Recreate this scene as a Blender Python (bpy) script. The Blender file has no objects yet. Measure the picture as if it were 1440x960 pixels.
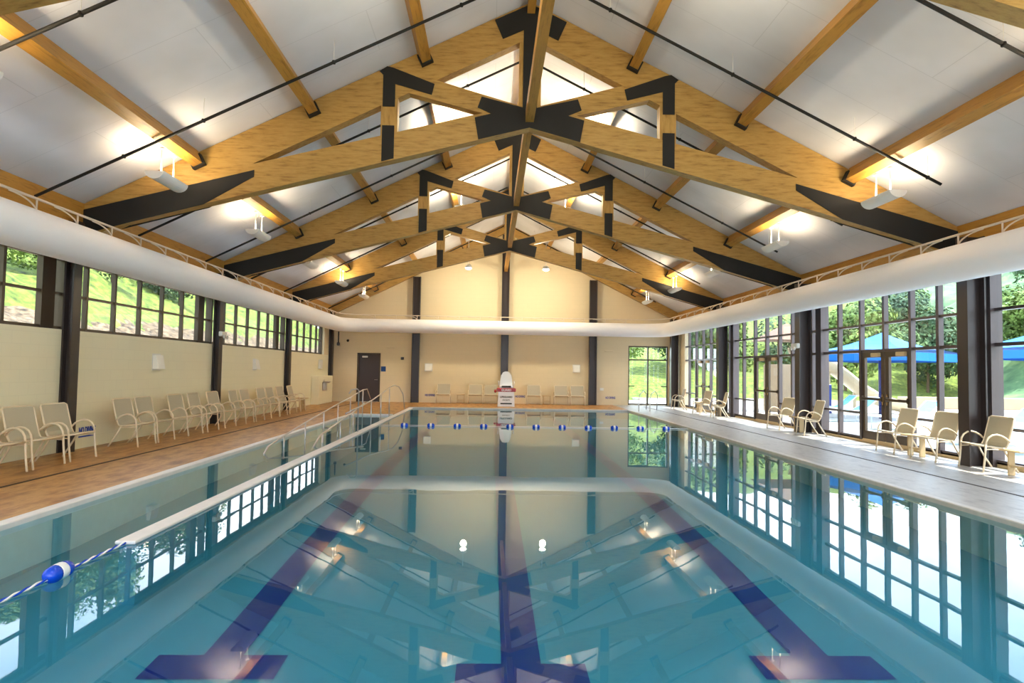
import bpy, math, random
from mathutils import Matrix, Vector, noise
random.seed(7)
S = bpy.context.scene
COL = S.collection
PI = math.pi

# ------------------------------------------------------------------ helpers
def lin(c):
    return tuple(((v/255)/12.92 if v/255 <= .04045 else ((v/255+.055)/1.055)**2.4) for v in c)

class MB:
    """collects shapes for ONE mesh"""
    def __init__(s): s.v=[]; s.f=[]; s.sm=[]
    def add(s, vs, fs, smooth=False):
        o=len(s.v); s.v+= [tuple(a) for a in vs]; s.f+=[tuple(i+o for i in f) for f in fs]; s.sm+=[smooth]*len(fs); return s
    def box(s,x0,x1,y0,y1,z0,z1):
        vs=[(x0,y0,z0),(x1,y0,z0),(x1,y1,z0),(x0,y1,z0),(x0,y0,z1),(x1,y0,z1),(x1,y1,z1),(x0,y1,z1)]
        return s.add(vs,[(0,3,2,1),(4,5,6,7),(0,1,5,4),(1,2,6,5),(2,3,7,6),(3,0,4,7)])
    def bbox(s,x0,x1,y0,y1,z0,z1,b=.01):
        """box with chamfered vertical+horizontal edges"""
        b=min(b,(x1-x0)/2.5,(y1-y0)/2.5,(z1-z0)/2.5)
        def ring(x0,x1,y0,y1,z,c):
            return [(x0+c,y0,z),(x1-c,y0,z),(x1,y0+c,z),(x1,y1-c,z),(x1-c,y1,z),(x0+c,y1,z),(x0,y1-c,z),(x0,y0+c,z)]
        rs=[ring(x0+b,x1-b,y0+b,y1-b,z0,b*.6),ring(x0,x1,y0,y1,z0+b,b),ring(x0,x1,y0,y1,z1-b,b),ring(x0+b,x1-b,y0+b,y1-b,z1,b*.6)]
        vs=sum(rs,[]); fs=[tuple(reversed(range(8))),tuple(range(24,32))]
        for k in range(3):
            for i in range(8):
                j=(i+1)%8; fs.append((k*8+i,k*8+j,k*8+8+j,k*8+8+i))
        return s.add(vs,fs)
    def prism(s,poly,a0,a1,axis='y'):
        """poly in (x,z) extruded along y, or (x,y) along z, or (y,z) along x"""
        n=len(poly)
        ar=sum(poly[i][0]*poly[(i+1)%n][1]-poly[(i+1)%n][0]*poly[i][1] for i in range(n))
        if ar<0: poly=poly[::-1]
        if axis=='y':
            vs=[(p[0],a0,p[1]) for p in poly]+[(p[0],a1,p[1]) for p in poly]
            f0=tuple(range(n)); f1=tuple(reversed(range(n,2*n)))
            fs=[f0,f1]+[((i+1)%n,i,n+i,n+(i+1)%n) for i in range(n)]
        elif axis=='z':
            vs=[(p[0],p[1],a0) for p in poly]+[(p[0],p[1],a1) for p in poly]
            fs=[tuple(reversed(range(n))),tuple(range(n,2*n))]+[(i,(i+1)%n,n+(i+1)%n,n+i) for i in range(n)]
        else:
            vs=[(a0,p[0],p[1]) for p in poly]+[(a1,p[0],p[1]) for p in poly]
            fs=[tuple(reversed(range(n))),tuple(range(n,2*n))]+[(i,(i+1)%n,n+(i+1)%n,n+i) for i in range(n)]
        return s.add(vs,fs)
    def tube(s,pts,r,n=8,closed=False,rz=None):
        pts=[Vector(p) for p in pts]; m=len(pts); vs=[]; prev=None
        for i,p in enumerate(pts):
            if closed: t=pts[(i+1)%m]-pts[i-1]
            else: t=pts[min(i+1,m-1)]-pts[max(i-1,0)]
            t.normalize()
            if prev is None:
                a=Vector((0,0,1)) if abs(t.z)<.9 else Vector((1,0,0)); u=t.cross(a).normalized()
            else:
                u=(prev-t*prev.dot(t)).normalized()
            prev=u; w=t.cross(u)
            rr=r[i] if isinstance(r,(list,tuple)) else r
            for k in range(n):
                a=2*PI*k/n; vs.append(p+u*(rr*math.cos(a))+w*(rr*math.sin(a)))
        fs=[]
        for i in range(m if closed else m-1):
            j=(i+1)%m
            for k in range(n):
                q=(k+1)%n; fs.append((i*n+k,i*n+q,j*n+q,j*n+k))
        if not closed: fs+= [tuple(reversed(range(n))),tuple(range((m-1)*n,m*n))]
        return s.add(vs,fs,True)
    def lathe(s,prof,n=16,axis='z',c=(0,0,0)):
        """prof: (r, h) list about an axis through c"""
        vs=[]
        for r,h in prof:
            for k in range(n):
                a=2*PI*k/n; x,y=r*math.cos(a),r*math.sin(a)
                vs.append({'z':(c[0]+x,c[1]+y,c[2]+h),'y':(c[0]+y,c[1]+h,c[2]+x),'x':(c[0]+h,c[1]+x,c[2]+y)}[axis])
        m=len(prof); fs=[]
        for i in range(m-1):
            for k in range(n):
                q=(k+1)%n; fs.append((i*n+k,i*n+q,i*n+n+q,i*n+n+k))
        fs+=[tuple(reversed(range(n))),tuple(range((m-1)*n,m*n))]
        return s.add(vs,fs,True)
    def strip(s,prof,y0,y1,t):
        """curved sheet: prof (x,z) polyline swept along y with thickness t"""
        m=len(prof); nn=[]
        for i in range(m):
            a=Vector(prof[min(i+1,m-1)])-Vector(prof[max(i-1,0)]); a.normalize(); nn.append((-a.y,a.x))
        up=[(p[0]+q[0]*t/2,p[1]+q[1]*t/2) for p,q in zip(prof,nn)]; dn=[(p[0]-q[0]*t/2,p[1]-q[1]*t/2) for p,q in zip(prof,nn)]
        vs=[(p[0],y0,p[1]) for p in up]+[(p[0],y1,p[1]) for p in up]+[(p[0],y0,p[1]) for p in dn]+[(p[0],y1,p[1]) for p in dn]
        fs=[]
        for i in range(m-1):
            fs+=[(i,i+1,m+i+1,m+i),(2*m+i,3*m+i,3*m+i+1,2*m+i+1),(i,2*m+i,2*m+i+1,i+1),(m+i,m+i+1,3*m+i+1,3*m+i)]
        fs+=[(0,m,3*m,2*m),(m-1,3*m-1,4*m-1,2*m-1)]
        return s.add(vs,fs,False)
    def mesh(s,name,mat):
        me=bpy.data.meshes.new(name); me.from_pydata(s.v,[],s.f); me.polygons.foreach_set('use_smooth',s.sm)
        me.materials.append(mat); me.update(); return me
    def build(s,name,mat,parent=None,loc=None):
        o=bpy.data.objects.new(name,s.mesh(name,mat)); COL.objects.link(o)
        if parent: o.parent=parent
        if loc: o.location=loc
        return o

def tag(o,label=None,cat=None,group=None,kind=None):
    if label: o['label']=label
    if cat: o['category']=cat
    if group: o['group']=group
    if kind: o['kind']=kind
    return o
def thing(name,label,cat,loc=(0,0,0),rz=0,group=None):
    o=bpy.data.objects.new(name,None); COL.objects.link(o); o.location=loc; o.rotation_euler=(0,0,rz)
    o.empty_display_size=.1
    return tag(o,label,cat,group)
def dup(root,loc,rz,label,group=None):
    r=root.copy(); COL.objects.link(r); r.location=loc; r.rotation_euler=(0,0,rz); r['label']=label
    if group: r['group']=group
    for ch in list(root.children):
        c=ch.copy(); COL.objects.link(c); c.parent=r
        for g in list(ch.children):
            d=g.copy(); COL.objects.link(d); d.parent=c
    return r

# ------------------------------------------------------------------ materials
def nodes(name):
    m=bpy.data.materials.new(name); m.use_nodes=True; nt=m.node_tree
    return m,nt,nt.nodes['Principled BSDF']
def mat(name,c,rough=.6,metal=0,bump=0,bscale=20,var=0,vscale=3,spec=.5):
    m,nt,b=nodes(name); c=lin(c)
    b.inputs['Base Color'].default_value=(*c,1); b.inputs['Roughness'].default_value=rough
    b.inputs['Metallic'].default_value=metal; b.inputs['Specular IOR Level'].default_value=spec
    if var or bump:
        tc=nt.nodes.new('ShaderNodeTexCoord')
        if var:
            n=nt.nodes.new('ShaderNodeTexNoise'); n.inputs['Scale'].default_value=vscale; n.inputs['Detail'].default_value=4
            nt.links.new(tc.outputs['Object'],n.inputs['Vector'])
            r=nt.nodes.new('ShaderNodeValToRGB'); r.color_ramp.elements[0].position=.3; r.color_ramp.elements[1].position=.7
            r.color_ramp.elements[0].color=(*[v*(1-var) for v in c],1); r.color_ramp.elements[1].color=(*[min(1,v*(1+var)) for v in c],1)
            nt.links.new(n.outputs['Fac'],r.inputs['Fac']); nt.links.new(r.outputs['Color'],b.inputs['Base Color'])
        if bump:
            n=nt.nodes.new('ShaderNodeTexNoise'); n.inputs['Scale'].default_value=bscale
            nt.links.new(tc.outputs['Object'],n.inputs['Vector'])
            bp=nt.nodes.new('ShaderNodeBump'); bp.inputs['Strength'].default_value=bump; bp.inputs['Distance'].default_value=.02
            nt.links.new(n.outputs['Fac'],bp.inputs['Height']); nt.links.new(bp.outputs['Normal'],b.inputs['Normal'])
    return m
def ramp(nt,stops):
    r=nt.nodes.new('ShaderNodeValToRGB'); e=r.color_ramp.elements
    e[0].position=stops[0][0]; e[0].color=(*lin(stops[0][1]),1); e[1].position=stops[-1][0]; e[1].color=(*lin(stops[-1][1]),1)
    for p,c in stops[1:-1]:
        x=e.new(p); x.color=(*lin(c),1)
    return r
def grain(name,stops,scale,stretch,rough=.5,coord='Object',detail=6):
    m,nt,b=nodes(name)
    tc=nt.nodes.new('ShaderNodeTexCoord'); mp=nt.nodes.new('ShaderNodeMapping'); mp.inputs['Scale'].default_value=stretch
    n=nt.nodes.new('ShaderNodeTexNoise'); n.inputs['Scale'].default_value=scale; n.inputs['Detail'].default_value=detail; n.inputs['Roughness'].default_value=.65
    nt.links.new(tc.outputs[coord],mp.inputs['Vector']); nt.links.new(mp.outputs['Vector'],n.inputs['Vector'])
    r=ramp(nt,stops); nt.links.new(n.outputs['Fac'],r.inputs['Fac']); nt.links.new(r.outputs['Color'],b.inputs['Base Color'])
    b.inputs['Roughness'].default_value=rough
    return m
def emis(name,c,s):
    m,nt,b=nodes(name); b.inputs['Base Color'].default_value=(*lin(c),1)
    b.inputs['Emission Color'].default_value=(*lin(c),1); b.inputs['Emission Strength'].default_value=s; return m

M={}
WOODS=[(.32,(140,102,48)),(.46,(177,137,68)),(.6,(189,150,80)),(.78,(160,118,57))]
M['wood_x']=grain('glulam_wood_across',WOODS,2.2,(1.2,8,9))
M['wood_y']=grain('glulam_wood_along',[(.32,(148,102,40)),(.5,(188,138,58)),(.78,(172,120,48))],2.2,(9,.8,9))
M['wood_z']=grain('glulam_wood_upright',WOODS,2.2,(9,8,1.2))
M['steel']=mat('black_painted_steel',(22,20,17),.7,.0,var=.15)
M['bronze']=mat('dark_bronze_column_paint',(58,48,46),.35,.15)
M['frame']=mat('dark_bronze_window_frame',(74,60,46),.35,.25)
M['frame_r']=mat('bronze_storefront_aluminium',(86,76,76),.3,.35)
M['cream']=None
M['white']=mat('white_fabric_duct',(246,247,252),.75)
M['rail']=mat('cream_painted_rail',(222,206,188),.5)
M['chrome']=mat('brushed_stainless_rail',(205,198,196),.28,.75)
M['sling']=mat('beige_mesh_sling',(188,178,156),.75,bump=.15,bscale=300)
M['tube']=mat('cream_powder_coated_tube',(226,208,180),.4)
M['tabletop']=mat('tan_resin_table',(206,178,134),.5)
M['lampshell']=mat('white_lamp_shell',(240,238,232),.4)
M['coping']=mat('white_coping_tile',(226,222,222),.4,var=.04,vscale=8)
M['coping_r']=mat('pale_grey_coping',(196,192,188),.5,var=.06,vscale=8)
M['drain']=mat('dark_drain_slot',(62,48,36),.7)
M['blue']=mat('lane_tile_blue',(8,26,124),.3)
M['floatblue']=mat('float_blue_plastic',(8,70,205),.25)
M['floatwhite']=mat('float_white_plastic',(240,240,244),.3)
M['doorgrey']=mat('dark_brown_door_paint',(60,48,48),.45)
M['brass']=mat('brass_hardware',(200,170,120),.3,.8)
M['panelwhite']=mat('white_plastic_cover',(232,230,224),.4)
M['red']=mat('red_fibreglass',(170,16,30),.35)
M['black']=mat('black_rubber',(20,20,22),.6)
M['blueink']=mat('blue_sign_lettering',(20,60,170),.5)
M['bluesign']=mat('blue_sign_plate',(30,70,130),.4)
M['canopy']=mat('bright_blue_canopy_fabric',(2,98,176),.6)
M['canopypale']=mat('pale_blue_canopy_fabric',(120,215,245),.6)
M['post']=mat('blue_steel_post',(12,44,120),.35)
M['slide']=mat('cream_fibreglass_slide',(212,196,164),.35)
M['stucco']=mat('tan_stucco',(158,138,112),.8,var=.06)
M['roofbrown']=mat('brown_shingle_roof',(112,84,66),.8,var=.1)
M['bark']=mat('tree_bark',(92,74,56),.9,var=.2,vscale=6)
M['concrete']=mat('pale_pool_concrete',(176,172,164),.8,var=.05,vscale=1.2)
M['hedge']=None
M['poolout']=mat('outdoor_pool_water',(70,160,210),.1)

# painted masonry walls with faint coursing
def masonry(nm,cc):
    m,nt,b=nodes(nm)
    tc=nt.nodes.new('ShaderNodeTexCoord'); sx=nt.nodes.new('ShaderNodeSeparateXYZ'); nt.links.new(tc.outputs['Object'],sx.inputs[0])
    ad=nt.nodes.new('ShaderNodeMath'); ad.operation='ADD'; nt.links.new(sx.outputs['X'],ad.inputs[0]); nt.links.new(sx.outputs['Y'],ad.inputs[1])
    cb=nt.nodes.new('ShaderNodeCombineXYZ'); nt.links.new(ad.outputs[0],cb.inputs['X']); nt.links.new(sx.outputs['Z'],cb.inputs['Y'])
    br=nt.nodes.new('ShaderNodeTexBrick'); br.inputs['Scale'].default_value=1; br.inputs['Brick Width'].default_value=.4; br.inputs['Row Height'].default_value=.2
    br.inputs['Mortar Size'].default_value=.006
    a=lin(cc); br.inputs['Color1'].default_value=(*a,1); br.inputs['Color2'].default_value=(*[v*.985 for v in a],1); br.inputs['Mortar'].default_value=(*[v*.95 for v in a],1)
    nt.links.new(cb.outputs[0],br.inputs['Vector']); nt.links.new(br.outputs['Color'],b.inputs['Base Color'])
    bp=nt.nodes.new('ShaderNodeBump'); bp.inputs['Strength'].default_value=.12; bp.inputs['Distance'].default_value=.01; bp.invert=True
    nt.links.new(br.outputs['Fac'],bp.inputs['Height']); nt.links.new(bp.outputs['Normal'],b.inputs['Normal']); b.inputs['Roughness'].default_value=.7
    return m
M['cream']=masonry('tan_painted_block',(230,212,176)); M['cream_l']=masonry('cream_painted_block',(240,233,204))
def ceilmat():
    m,nt,b=nodes('white_ceiling_panel')
    tc=nt.nodes.new('ShaderNodeTexCoord')
    br=nt.nodes.new('ShaderNodeTexBrick'); br.inputs['Scale'].default_value=1; br.inputs['Brick Width'].default_value=4.0; br.inputs['Row Height'].default_value=1.22
    br.inputs['Mortar Size'].default_value=.006
    a=lin((236,235,240)); br.inputs['Color1'].default_value=(*a,1); br.inputs['Color2'].default_value=(*[v*.985 for v in a],1); br.inputs['Mortar'].default_value=(*[v*.86 for v in a],1)
    nt.links.new(tc.outputs['Object'],br.inputs['Vector'])
    n=nt.nodes.new('ShaderNodeTexNoise'); n.inputs['Scale'].default_value=.8; n.inputs['Detail'].default_value=3; nt.links.new(tc.outputs['Object'],n.inputs['Vector'])
    r=ramp(nt,[(.3,(238,238,236)),(.7,(255,255,255))]); nt.links.new(n.outputs['Fac'],r.inputs['Fac'])
    mx=nt.nodes.new('ShaderNodeMix'); mx.data_type='RGBA'; mx.blend_type='MULTIPLY'; mx.inputs['Factor'].default_value=1
    nt.links.new(br.outputs['Color'],mx.inputs['A']); nt.links.new(r.outputs['Color'],mx.inputs['B']); nt.links.new(mx.outputs['Result'],b.inputs['Base Color'])
    b.inputs['Roughness'].default_value=.9
    return m
M['ceiling']=ceilmat()
M['deck_l']=grain('tan_stamped_deck',[(.3,(120,74,34)),(.45,(168,118,62)),(.58,(196,148,86)),(.72,(146,94,46))],2.4,(2.2,.75,1),rough=.4)
M['deck_r']=grain('grey_stamped_deck',[(.3,(138,132,126)),(.5,(176,171,164)),(.72,(156,150,143))],3.0,(2,.8,1),rough=.4)
M['poolfloor']=mat('teal_plaster_pool_floor',(94,150,168),.8,var=.03,vscale=.7)
M['grass']=grain('grass_and_earth_bank',[(.3,(34,50,16)),(.48,(82,100,28)),(.62,(112,126,42)),(.75,(140,146,72))],3.5,(1,1,1),rough=.95)
M['rock']=grain('rocky_earth',[(.34,(28,22,16)),(.48,(88,72,52)),(.62,(124,106,82))],5,(1,1,1.4),rough=.95)
M['hill']=grain('wooded_hill',[(.3,(46,78,52)),(.5,(84,116,74)),(.68,(120,146,86))],.5,(1,1,1),rough=.95)
def leafmat(name,stops):
    return grain(name,stops,1.6,(1,1,1),rough=.8,detail=3)
M['leaf_a']=leafmat('dark_green_leaves',[(.3,(26,50,34)),(.5,(54,82,48)),(.7,(84,110,60))])
M['leaf_b']=leafmat('yellow_green_leaves',[(.3,(54,80,32)),(.5,(90,114,44)),(.7,(122,140,64))])

def fres(nt,ior):
    """same reflectance from either side of a thin sheet"""
    f=nt.nodes.new('ShaderNodeFresnel'); ge=nt.nodes.new('ShaderNodeNewGeometry'); mr=nt.nodes.new('ShaderNodeMapRange')
    mr.inputs['To Min'].default_value=ior; mr.inputs['To Max'].default_value=1/ior
    nt.links.new(ge.outputs['Backfacing'],mr.inputs['Value']); nt.links.new(mr.outputs['Result'],f.inputs['IOR']); return f
def glass():
    m=bpy.data.materials.new('clear_window_glass'); m.use_nodes=True; nt=m.node_tree; nt.nodes.clear()
    o=nt.nodes.new('ShaderNodeOutputMaterial'); mx=nt.nodes.new('ShaderNodeMixShader'); t=nt.nodes.new('ShaderNodeBsdfTransparent'); g=nt.nodes.new('ShaderNodeBsdfGlossy')
    f=fres(nt,1.3)
    t.inputs['Color'].default_value=(.95,.975,.98,1); g.inputs['Roughness'].default_value=.0
    nt.links.new(f.outputs[0],mx.inputs[0]); nt.links.new(t.outputs[0],mx.inputs[1]); nt.links.new(g.outputs[0],mx.inputs[2]); nt.links.new(mx.outputs[0],o.inputs[0])
    return m
M['glass']=glass()
def water():
    m=bpy.data.materials.new('clear_pool_water'); m.use_nodes=True; nt=m.node_tree; nt.nodes.clear()
    o=nt.nodes.new('ShaderNodeOutputMaterial'); mx=nt.nodes.new('ShaderNodeMixShader'); t=nt.nodes.new('ShaderNodeBsdfTransparent'); g=nt.nodes.new('ShaderNodeBsdfGlossy')
    f=fres(nt,1.31)
    t.inputs['Color'].default_value=(.46,.78,.86,1); g.inputs['Roughness'].default_value=.012; g.inputs['Color'].default_value=(1,1,1,1)
    tc=nt.nodes.new('ShaderNodeTexCoord'); n=nt.nodes.new('ShaderNodeTexNoise'); n.inputs['Scale'].default_value=.9; n.inputs['Detail'].default_value=2
    bp=nt.nodes.new('ShaderNodeBump'); bp.inputs['Strength'].default_value=.02; bp.inputs['Distance'].default_value=.05
    nt.links.new(tc.outputs['Object'],n.inputs['Vector']); nt.links.new(n.outputs['Fac'],bp.inputs['Height']); nt.links.new(bp.outputs['Normal'],g.inputs['Normal'])
    nt.links.new(f.outputs[0],mx.inputs[0]); nt.links.new(t.outputs[0],mx.inputs[1]); nt.links.new(g.outputs[0],mx.inputs[2]); nt.links.new(mx.outputs[0],o.inputs[0])
    return m
M['water']=water()

# ------------------------------------------------------------------ key dimensions
RX=.634                                   # ridge line
BAY=6.058
T=[5.562,11.62,17.678,23.736]             # front faces of the trusses
YF=29.75                                  # far wall
YN=-3.2                                   # wall behind the camera
def ceil(u): return 8.30-.5*abs(u)
XLW=-7.27; XRW=8.62
ORD=['first','second','third','fourth']

# ------------------------------------------------------------------ roof, walls, floors
m=MB()
for s in (-1,1):
    poly=[(RX,8.30),(RX+s*8.9,3.85),(RX+s*8.9,4.0),(RX,8.46)]
    m.prism(poly,YN-.2,YF+.9)
tag(m.build('ceiling',M['ceiling']),kind='structure')

def gable(name,y0,y1,holes):
    """end wall with rectangular holes: columns between hole edges, clipped to the roof"""
    m=MB(); xs=sorted({XLW-.25,RX,XRW+.05}|{h[0] for h in holes}|{h[1] for h in holes})
    for a,b in zip(xs[:-1],xs[1:]):
        top=lambda x: ceil(x-RX)-.002
        hs=[h for h in holes if h[0]<=a+1e-6 and h[1]>=b-1e-6]
        z=-.6
        for h in sorted(hs,key=lambda h:h[2]):
            if h[2]>z: m.prism([(a,z),(b,z),(b,h[2]),(a,h[2])],y0,y1)
            z=h[3]
        m.prism([(a,z),(b,z),(b,top(b)),(a,top(a))],y0,y1)
    return tag(m.build(name,M['cream']),kind='structure')
gable('wall_far',YF,YF+.25,[(-6.03,-5.06,0,2.18),(6.36,8.2,.02,2.74)])
gable('wall_near',YN-.25,YN,[(-6.4,7.6,.1,4.6)])
tag(MB().box(XLW-.25,XLW,YN,YF,-.6,2.08).build('wall_left',M['cream_l']),kind='structure')
# eave beams over both long walls
tag(MB().prism([(XLW-.3,3.42),(XLW+.02,3.42),(XLW+.02,ceil(-7.9)-.01),(XLW-.3,ceil(-8.2)-.02)],YN,YF).build('trim_1',M['wood_y']),kind='structure')
tag(MB().prism([(XRW-.02,3.42),(XRW+.28,3.42),(XRW+.28,ceil(8.26)-.02),(XRW-.02,ceil(7.97)-.01)],YN,YF).build('trim_2',M['wood_y']),kind='structure')
# stucco strips at the far end of both side walls
tag(MB().box(XLW-.2,XLW,28.5,YF,2.08,3.42).build('trim_3',M['cream']),kind='structure')
tag(MB().box(XRW-.05,XRW+.2,28.35,YF,0,3.42).build('trim_4',M['cream']),kind='structure')
# low base under the right glazing
tag(MB().box(XRW-.02,XRW+.14,YN,28.35,0,.085).build('trim_5',M['tabletop']),kind='structure')

# decks
def deck(name,boxes,mt):
    m=MB()
    for b in boxes: m.box(*b,-.9,0)
    return tag(m.build(name,M[mt]),kind='structure')
XP0,XP1=-4.47,5.52; YP0,YP1=.6,25.75
deck('floor',[(XLW-.3,-4.60,YN-.3,YF+.2),(-4.60,-3.2,21.66,YF+.2),(-3.2,5.62,25.88,YF+.2),(-4.6,5.62,YN-.3,.5)],'deck_l')
deck('floor',[(5.62,XRW+.15,YN-.3,YF+.2)],'deck_r')
# coping bands
m=MB(); m.bbox(-4.60,-4.47,.5,21.66,-.5,.012,.01); m.bbox(-4.60,-3.2,21.54,21.68,-.5,.011,.01)
tag(m.build('trim_6',M['coping']),kind='structure')
m=MB(); m.bbox(5.50,5.62,.5,25.9,-.5,.012,.01); m.bbox(-3.2,5.62,25.75,25.9,-.5,.011,.01)
tag(m.build('trim_7',M['coping_r']),kind='structure')
tag(MB().box(-5.90,-5.84,YN,28.6,-.05,.004).build('trim_8',M['drain']),kind='structure')
tag(MB().box(6.80,6.85,YN,28.6,-.05,.004).build('trim_9',M['drain']),kind='structure')
# dividing wall between side basin and main pool
dv=tag(MB().box(-3.19,-3.04,5.80,25.8,-.95,-.047).build('wall_divider',M['poolfloor']),kind='structure')
MB().bbox(-3.205,-3.03,5.75,25.8,-.0465,-.015,.008).build('coping_cap',M['coping'],dv)

# pool basin: sloping floor, walls
PR=[(.5,-.92),(4.7,-.65),(7,-.50),(10,-.39),(14,-.36),(25.95,-.34)]
def zf(y):
    for (a,b),(c,d) in zip(PR[:-1],PR[1:]):
        if y<=c: return b+(d-b)*(y-a)/(c-a)
    return PR[-1][1]
m=MB()
ys=[.5+.5*i for i in range(51)]+[25.95]
vs=[];fs=[]
for y in ys: vs+=[(-4.6,y,zf(y)),(5.62,y,zf(y))]
for i in range(len(ys)-1): fs.append((2*i,2*i+1,2*i+3,2*i+2))
m.add(vs,fs)
m.box(-4.6,-4.472,.4,25.9,-1.1,-.03); m.box(5.502,5.7,.4,25.9,-1.1,-.03); m.box(-4.6,5.7,.3,.5,-1.1,-.03); m.box(-4.6,5.7,25.752,25.95,-1.1,-.03); m.box(-4.6,-3.2,21.542,21.7,-1.1,-.03)
basin=tag(m.build('pool_basin',M['poolfloor']),kind='structure')
def onfloor(name,x0,x1,y0,y1,mt):
    vs=[];fs=[]; ys=[y0]+[p[0] for p in PR if y0<p[0]<y1]+[y1]
    for y in ys: vs+=[(x0,y,zf(y)+.006),(x1,y,zf(y)+.006)]
    for i in range(len(ys)-1): fs.append((2*i,2*i+1,2*i+3,2*i+2))
    return vs,fs
for cx,yb in ((-1.93,4.62),(.26,4.50),(2.46,4.62)):
    m=MB()
    for a in ((cx-.145,cx+.145,yb+.33,25.2),(cx-.47,cx+.47,yb,yb+.33)):
        m.add(*onfloor('x',*a,'blue'))
    m.build('lane_line',M['blue'],basin)
w=MB().add([(-4.5,.45,-.045),(5.55,.45,-.045),(5.55,25.8,-.045),(-4.5,25.8,-.045)],[(0,1,2,3)]).build('pool_water',M['water'])
tag(w,'still clear turquoise water filling the indoor pool','water',kind='stuff')

# ------------------------------------------------------------------ trusses
def mir(p): return [(-a,b) for a,b in p]
def make_truss(label):
    t=thing('roof_truss',label,'truss',(RX,T[1],0),0,'timber scissor trusses')
    D=.22
    for k in (1,-1):
        f=(lambda p:p) if k==1 else mir
        MB().prism(f([(0,8.285),(8.0,4.285),(8.0,3.62),(0,7.62)]),0,D).build('rafter',M['wood_x'],t)
        MB().prism(f([(0,6.40),(0,5.93),(7.19,4.02),(4.98,5.13)]),-.004,D+.004).build('bottom_chord',M['wood_x'],t)
        MB().prism(f([(.19,6.345),(1.705,6.768),(2.2,6.52),(.85,6.183)]),.008,D-.008).build('web_brace',M['wood_x'],t)
        MB().prism(f([(2.4,5.78),(2.4,6.42),(2.70,6.27),(2.70,5.71)]),.004,D-.004).build('web_post',M['wood_z'],t)
        for y0,y1 in ((-.02,-.004),(D+.004,D+.02)):
            MB().prism(f([(2.50,6.97),(1.74,6.69),(1.79,6.49),(2.45,6.67),(2.45,6.25),(2.67,6.25),(2.67,6.83),(2.74,6.90),(2.60,6.99)]),y0,y1).build('elbow_plate',M['steel'],t)
            MB().prism(f([(2.45,5.30),(2.67,5.24),(2.67,5.90),(2.45,5.90)]),y0,y1).build('strap_plate',M['steel'],t)
            MB().prism(f([(4.93,5.02),(8.0,4.2),(8.0,3.76),(7.1,4.02),(5.8,4.38),(4.93,4.90)]),y0,y1).build('heel_plate',M['steel'],t)
    MB().prism([(-.2,6.3),(.2,6.3),(.2,7.6),(-.2,7.6)],.004,D-.004).build('king_post',M['wood_z'],t)
    for y0,y1 in ((-.02,-.004),(D+.004,D+.02)):
        MB().prism([(-.66,7.92),(0,8.24),(.66,7.92),(.51,7.57),(.13,7.75),(.13,6.2),(-.13,6.2),(-.13,7.75),(-.51,7.57)],y0,y1).build('ridge_plate',M['steel'],t)
        h=[(.13,6.3),(.88,6.48),(.95,6.28),(.70,6.17),(1.0,6.09),(.93,5.69)]
        MB().prism(h+[(0,5.935)]+mir(h)[::-1],y0-.004 if y0<0 else y0,y1 if y0<0 else y1+.004).build('center_plate',M['steel'],t)
    return t
tr=make_truss('timber scissor truss with black steel plates, nearest one seen whole')
dup(tr,(RX,T[0],0),0,'timber truss almost over the camera, only a corner showing top right')
dup(tr,(RX,T[2],0),0,'timber scissor truss in the middle, second one seen whole')
dup(tr,(RX,T[3],0),0,'timber scissor truss nearest the far wall, smallest of the trusses')
# gable rafters against the far wall
g=thing('gable_rafter','pair of sloping timber rafters lying against the far gable wall','beam',(RX,YF-.2,0))
for s in (1,-1):
    MB().prism([(0,8.285),(s*8.0,4.285),(s*8.0,3.86),(0,7.86)],0,.19).build('rafter',M['wood_x'],g)

# ------------------------------------------------------------------ purlins, ridge, centre tie between trusses
spans=[(YN+.02,T[0]-.02),(T[0]+.24,T[1]-.02),(T[1]+.24,T[2]-.02),(T[2]+.24,T[3]-.02),(T[3]+.24,YF-.21)]
where=['overhead before the first truss','between near corner truss and first whole truss','between first and second whole trusses',
       'between second and last trusses','between last truss and far wall']
rows={6:'lowest',4:'middle',2:'topmost'}
for bi,(a,b) in enumerate(spans):
    if bi==0: continue
    for s,side in ((-1,'left'),(1,'right')):
        for u in (2,4,6):
            p=thing('purlin','%s purlin, %s slope, %s'%(rows[u],side,where[bi]),'beam',(RX+s*u,a,ceil(u)),0,'roof purlins')
            sl=math.atan(.5)*s
            c,sn=math.cos(sl),math.sin(sl)
            def rot(x,z): return (x*c+z*sn,-x*sn+z*c)
            MB().prism([rot(-.085,-.005),rot(.085,-.005),rot(.085,-.27),rot(-.085,-.27)],0,b-a).build('timber',M['wood_y'],p)
            for y in ((b-a-.10),0):
                MB().prism([rot(-.115,-.09),rot(-.115,-.30),rot(.115,-.30),rot(.115,-.09),rot(.086,-.09),rot(.086,-.272),rot(-.086,-.272),rot(-.086,-.09)],y,y+.10).build('hanger',M['steel'],p)
    for nm,z0,z1,w,lb in (('ridge_beam',8.06,8.24,.07,'timber ridge beam at the roof peak, '),('tie_beam',6.03,6.26,.075,'level timber strut along the building centre, ')):
        bm=MB(); bm.box(-w,w,0,b-a,z0,z1)
        o=bm.build(nm,M['wood_y'],None,(RX,a,0)); tag(o,lb+where[bi],'beam','ridge beams' if nm=='ridge_beam' else 'centre struts')

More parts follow.
